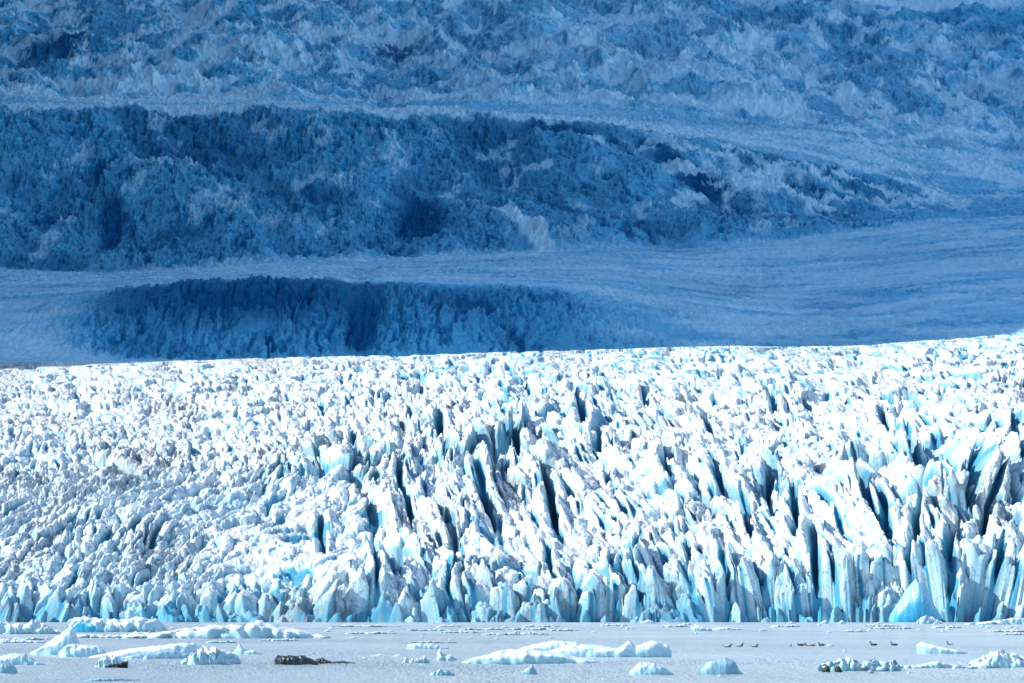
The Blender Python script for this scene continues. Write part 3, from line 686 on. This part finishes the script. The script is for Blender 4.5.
for k in range(110):
    zone = rng.random()
    if zone < .6: u_ = rng.uniform(0, 560); v_ = rng.uniform(625, 640)
    elif zone < .88: u_ = rng.uniform(560, 1024); v_ = rng.uniform(623.5, 634)
    else: u_ = rng.uniform(0, 1024); v_ = rng.uniform(640, 681)
    w_ = rng.uniform(3, 9)
    floe('ice_crumb', u_, u_ + w_, v_, [(0, .4), (.4, rng.uniform(1.0, 2.4)), (1, .4)], 'tiny pale crumb of ice drifting on the lake', B_PALE if v_ > 640 else B_WHITE, seed=200 + k,
         cat='ice crumb', group='tiny ice crumbs adrift on the lake', rough=.25, undercut=.4)

# ------------------------------------------------------------------ birds on the water
M_DARK, nt, p = new_mat('dark_brown_feathers'); n_ = tex_noise(nt, 60, 3, 0.6)
nt.links.new(ramp(nt, [(0.4, (0.02, 0.018, 0.016)), (0.65, (0.06, 0.05, 0.045))], n_), p.inputs['Base Color']); p.inputs['Roughness'].default_value = 0.8
M_LIGHT, nt, p = new_mat('pale_feathers'); n_ = tex_noise(nt, 60, 3, 0.6)
nt.links.new(ramp(nt, [(0.4, (0.45, 0.45, 0.45)), (0.65, (0.7, 0.7, 0.68))], n_), p.inputs['Base Color']); p.inputs['Roughness'].default_value = 0.8
M_BILL, nt, p = new_mat('grey_bill'); p.inputs['Base Color'].default_value = (0.08, 0.08, 0.07, 1); p.inputs['Roughness'].default_value = 0.5
def tube(path, seg=12):
    """path = [(x, z, half width, half height)] swept in the bird's side plane"""
    V = []; F = []
    for i, (x, z, a, b) in enumerate(path):
        p0 = path[max(i - 1, 0)]; p1 = path[min(i + 1, len(path) - 1)]
        dx, dz = p1[0] - p0[0], p1[1] - p0[1]; l = math.hypot(dx, dz) or 1
        nx, nz = -dz / l, dx / l
        for j in range(seg):
            t = 2 * math.pi * j / seg
            V.append((x + nx * b * math.sin(t), a * math.cos(t), z + nz * b * math.sin(t)))
    for i in range(len(path) - 1):
        for j in range(seg):
            F.append((i * seg + j, (i + 1) * seg + j, (i + 1) * seg + (j + 1) % seg, i * seg + (j + 1) % seg))
    F.append(tuple(range(seg))); F.append(tuple((len(path) - 1) * seg + j for j in reversed(range(seg))))
    return V, F
def make_duck(u, v, facing, label, scale=1.0, head_up=1.0, z=0.0):
    e = bpy.data.objects.new('duck', None); C.collection.objects.link(e)
    x, d = lake(u, v); e.location = (x, d, z); e.rotation_euler = (0, 0, 0 if facing > 0 else math.pi); e.scale = (scale,) * 3
    tag(e, label, 'duck', 'dark ducks swimming on the lake')
    h = head_up
    body = [(-.33, .13, .004, .004), (-.29, .12, .03, .02), (-.22, .09, .07, .055), (-.12, .06, .105, .095), (0, .05, .125, .115), (.1, .055, .115, .11), (.17, .08, .085, .085),
            (.205, .12, .055, .055), (.22, .17 * h + .01, .04, .045), (.225, .22 * h, .038, .045), (.24, .26 * h, .045, .05), (.27, .275 * h, .04, .042), (.30, .27 * h, .025, .028), (.315, .262 * h, .008, .01)]
    V, F = tube(body); link_mesh('body', V, F, M_DARK, e)
    bill = [(.295, .27 * h, .02, .018), (.33, .262 * h, .022, .010), (.365, .255 * h, .018, .006), (.375, .253 * h, .006, .003)]
    V, F = tube(bill, 8); link_mesh('bill', V, F, M_BILL, e)
    for sgn in (-1, 1):
        V, F = tube([(-.27, .12, .006, .006), (-.2, .11, .018, .04), (-.08, .1, .022, .062), (.04, .09, .02, .055), (.11, .08, .006, .02)], 8)
        V = [(a, b + sgn * (.112 - .1 * abs(a + .02) ** 1.2), c) for a, b, c in V]
        link_mesh('wing', V, F, M_DARK if (u * 7) % 3 > 1 else M_LIGHT, e)
    return e
make_duck(727, 647.2, 1, 'low dark duck, leftmost of the three beside the blue ice dome', 1.15, .7)
make_duck(739, 646.6, 1, 'dark duck with raised neck, middle of the three beside the blue ice dome', 1.1)
make_duck(754, 647, 1, 'plump dark duck, rightmost of the three beside the blue ice dome', 1.0, .85)
make_duck(790, 646.2, -1, 'lone round duck seen nearly end on, between two bird rows', .7, .9).rotation_euler = (0, 0, R(75))
make_duck(800, 645.8, -1, 'low dark duck leading the tight row of three', 1.1, .6)
make_duck(807, 645.9, -1, 'dark duck in the middle of the tight row of three', 1.0, .8)
make_duck(812, 645.8, 1, 'small dark duck at the right end of the tight row of three', .7, 1)
make_duck(820.5, 645.7, -1, 'dark duck swimming left, just right of the tight row of three', 1.0, .95)
make_duck(872.5, 645.5, -1, 'dark duck swimming left, far right of the tight row', 1.1, 1.1)
make_duck(893, 645.5, -1, 'dark duck swimming left toward the wedge shaped floe', 1.05, 1.1)
make_duck(948.5, 644.8, -1, 'dark duck just behind the wedge shaped white floe', 1.0, 1.1)
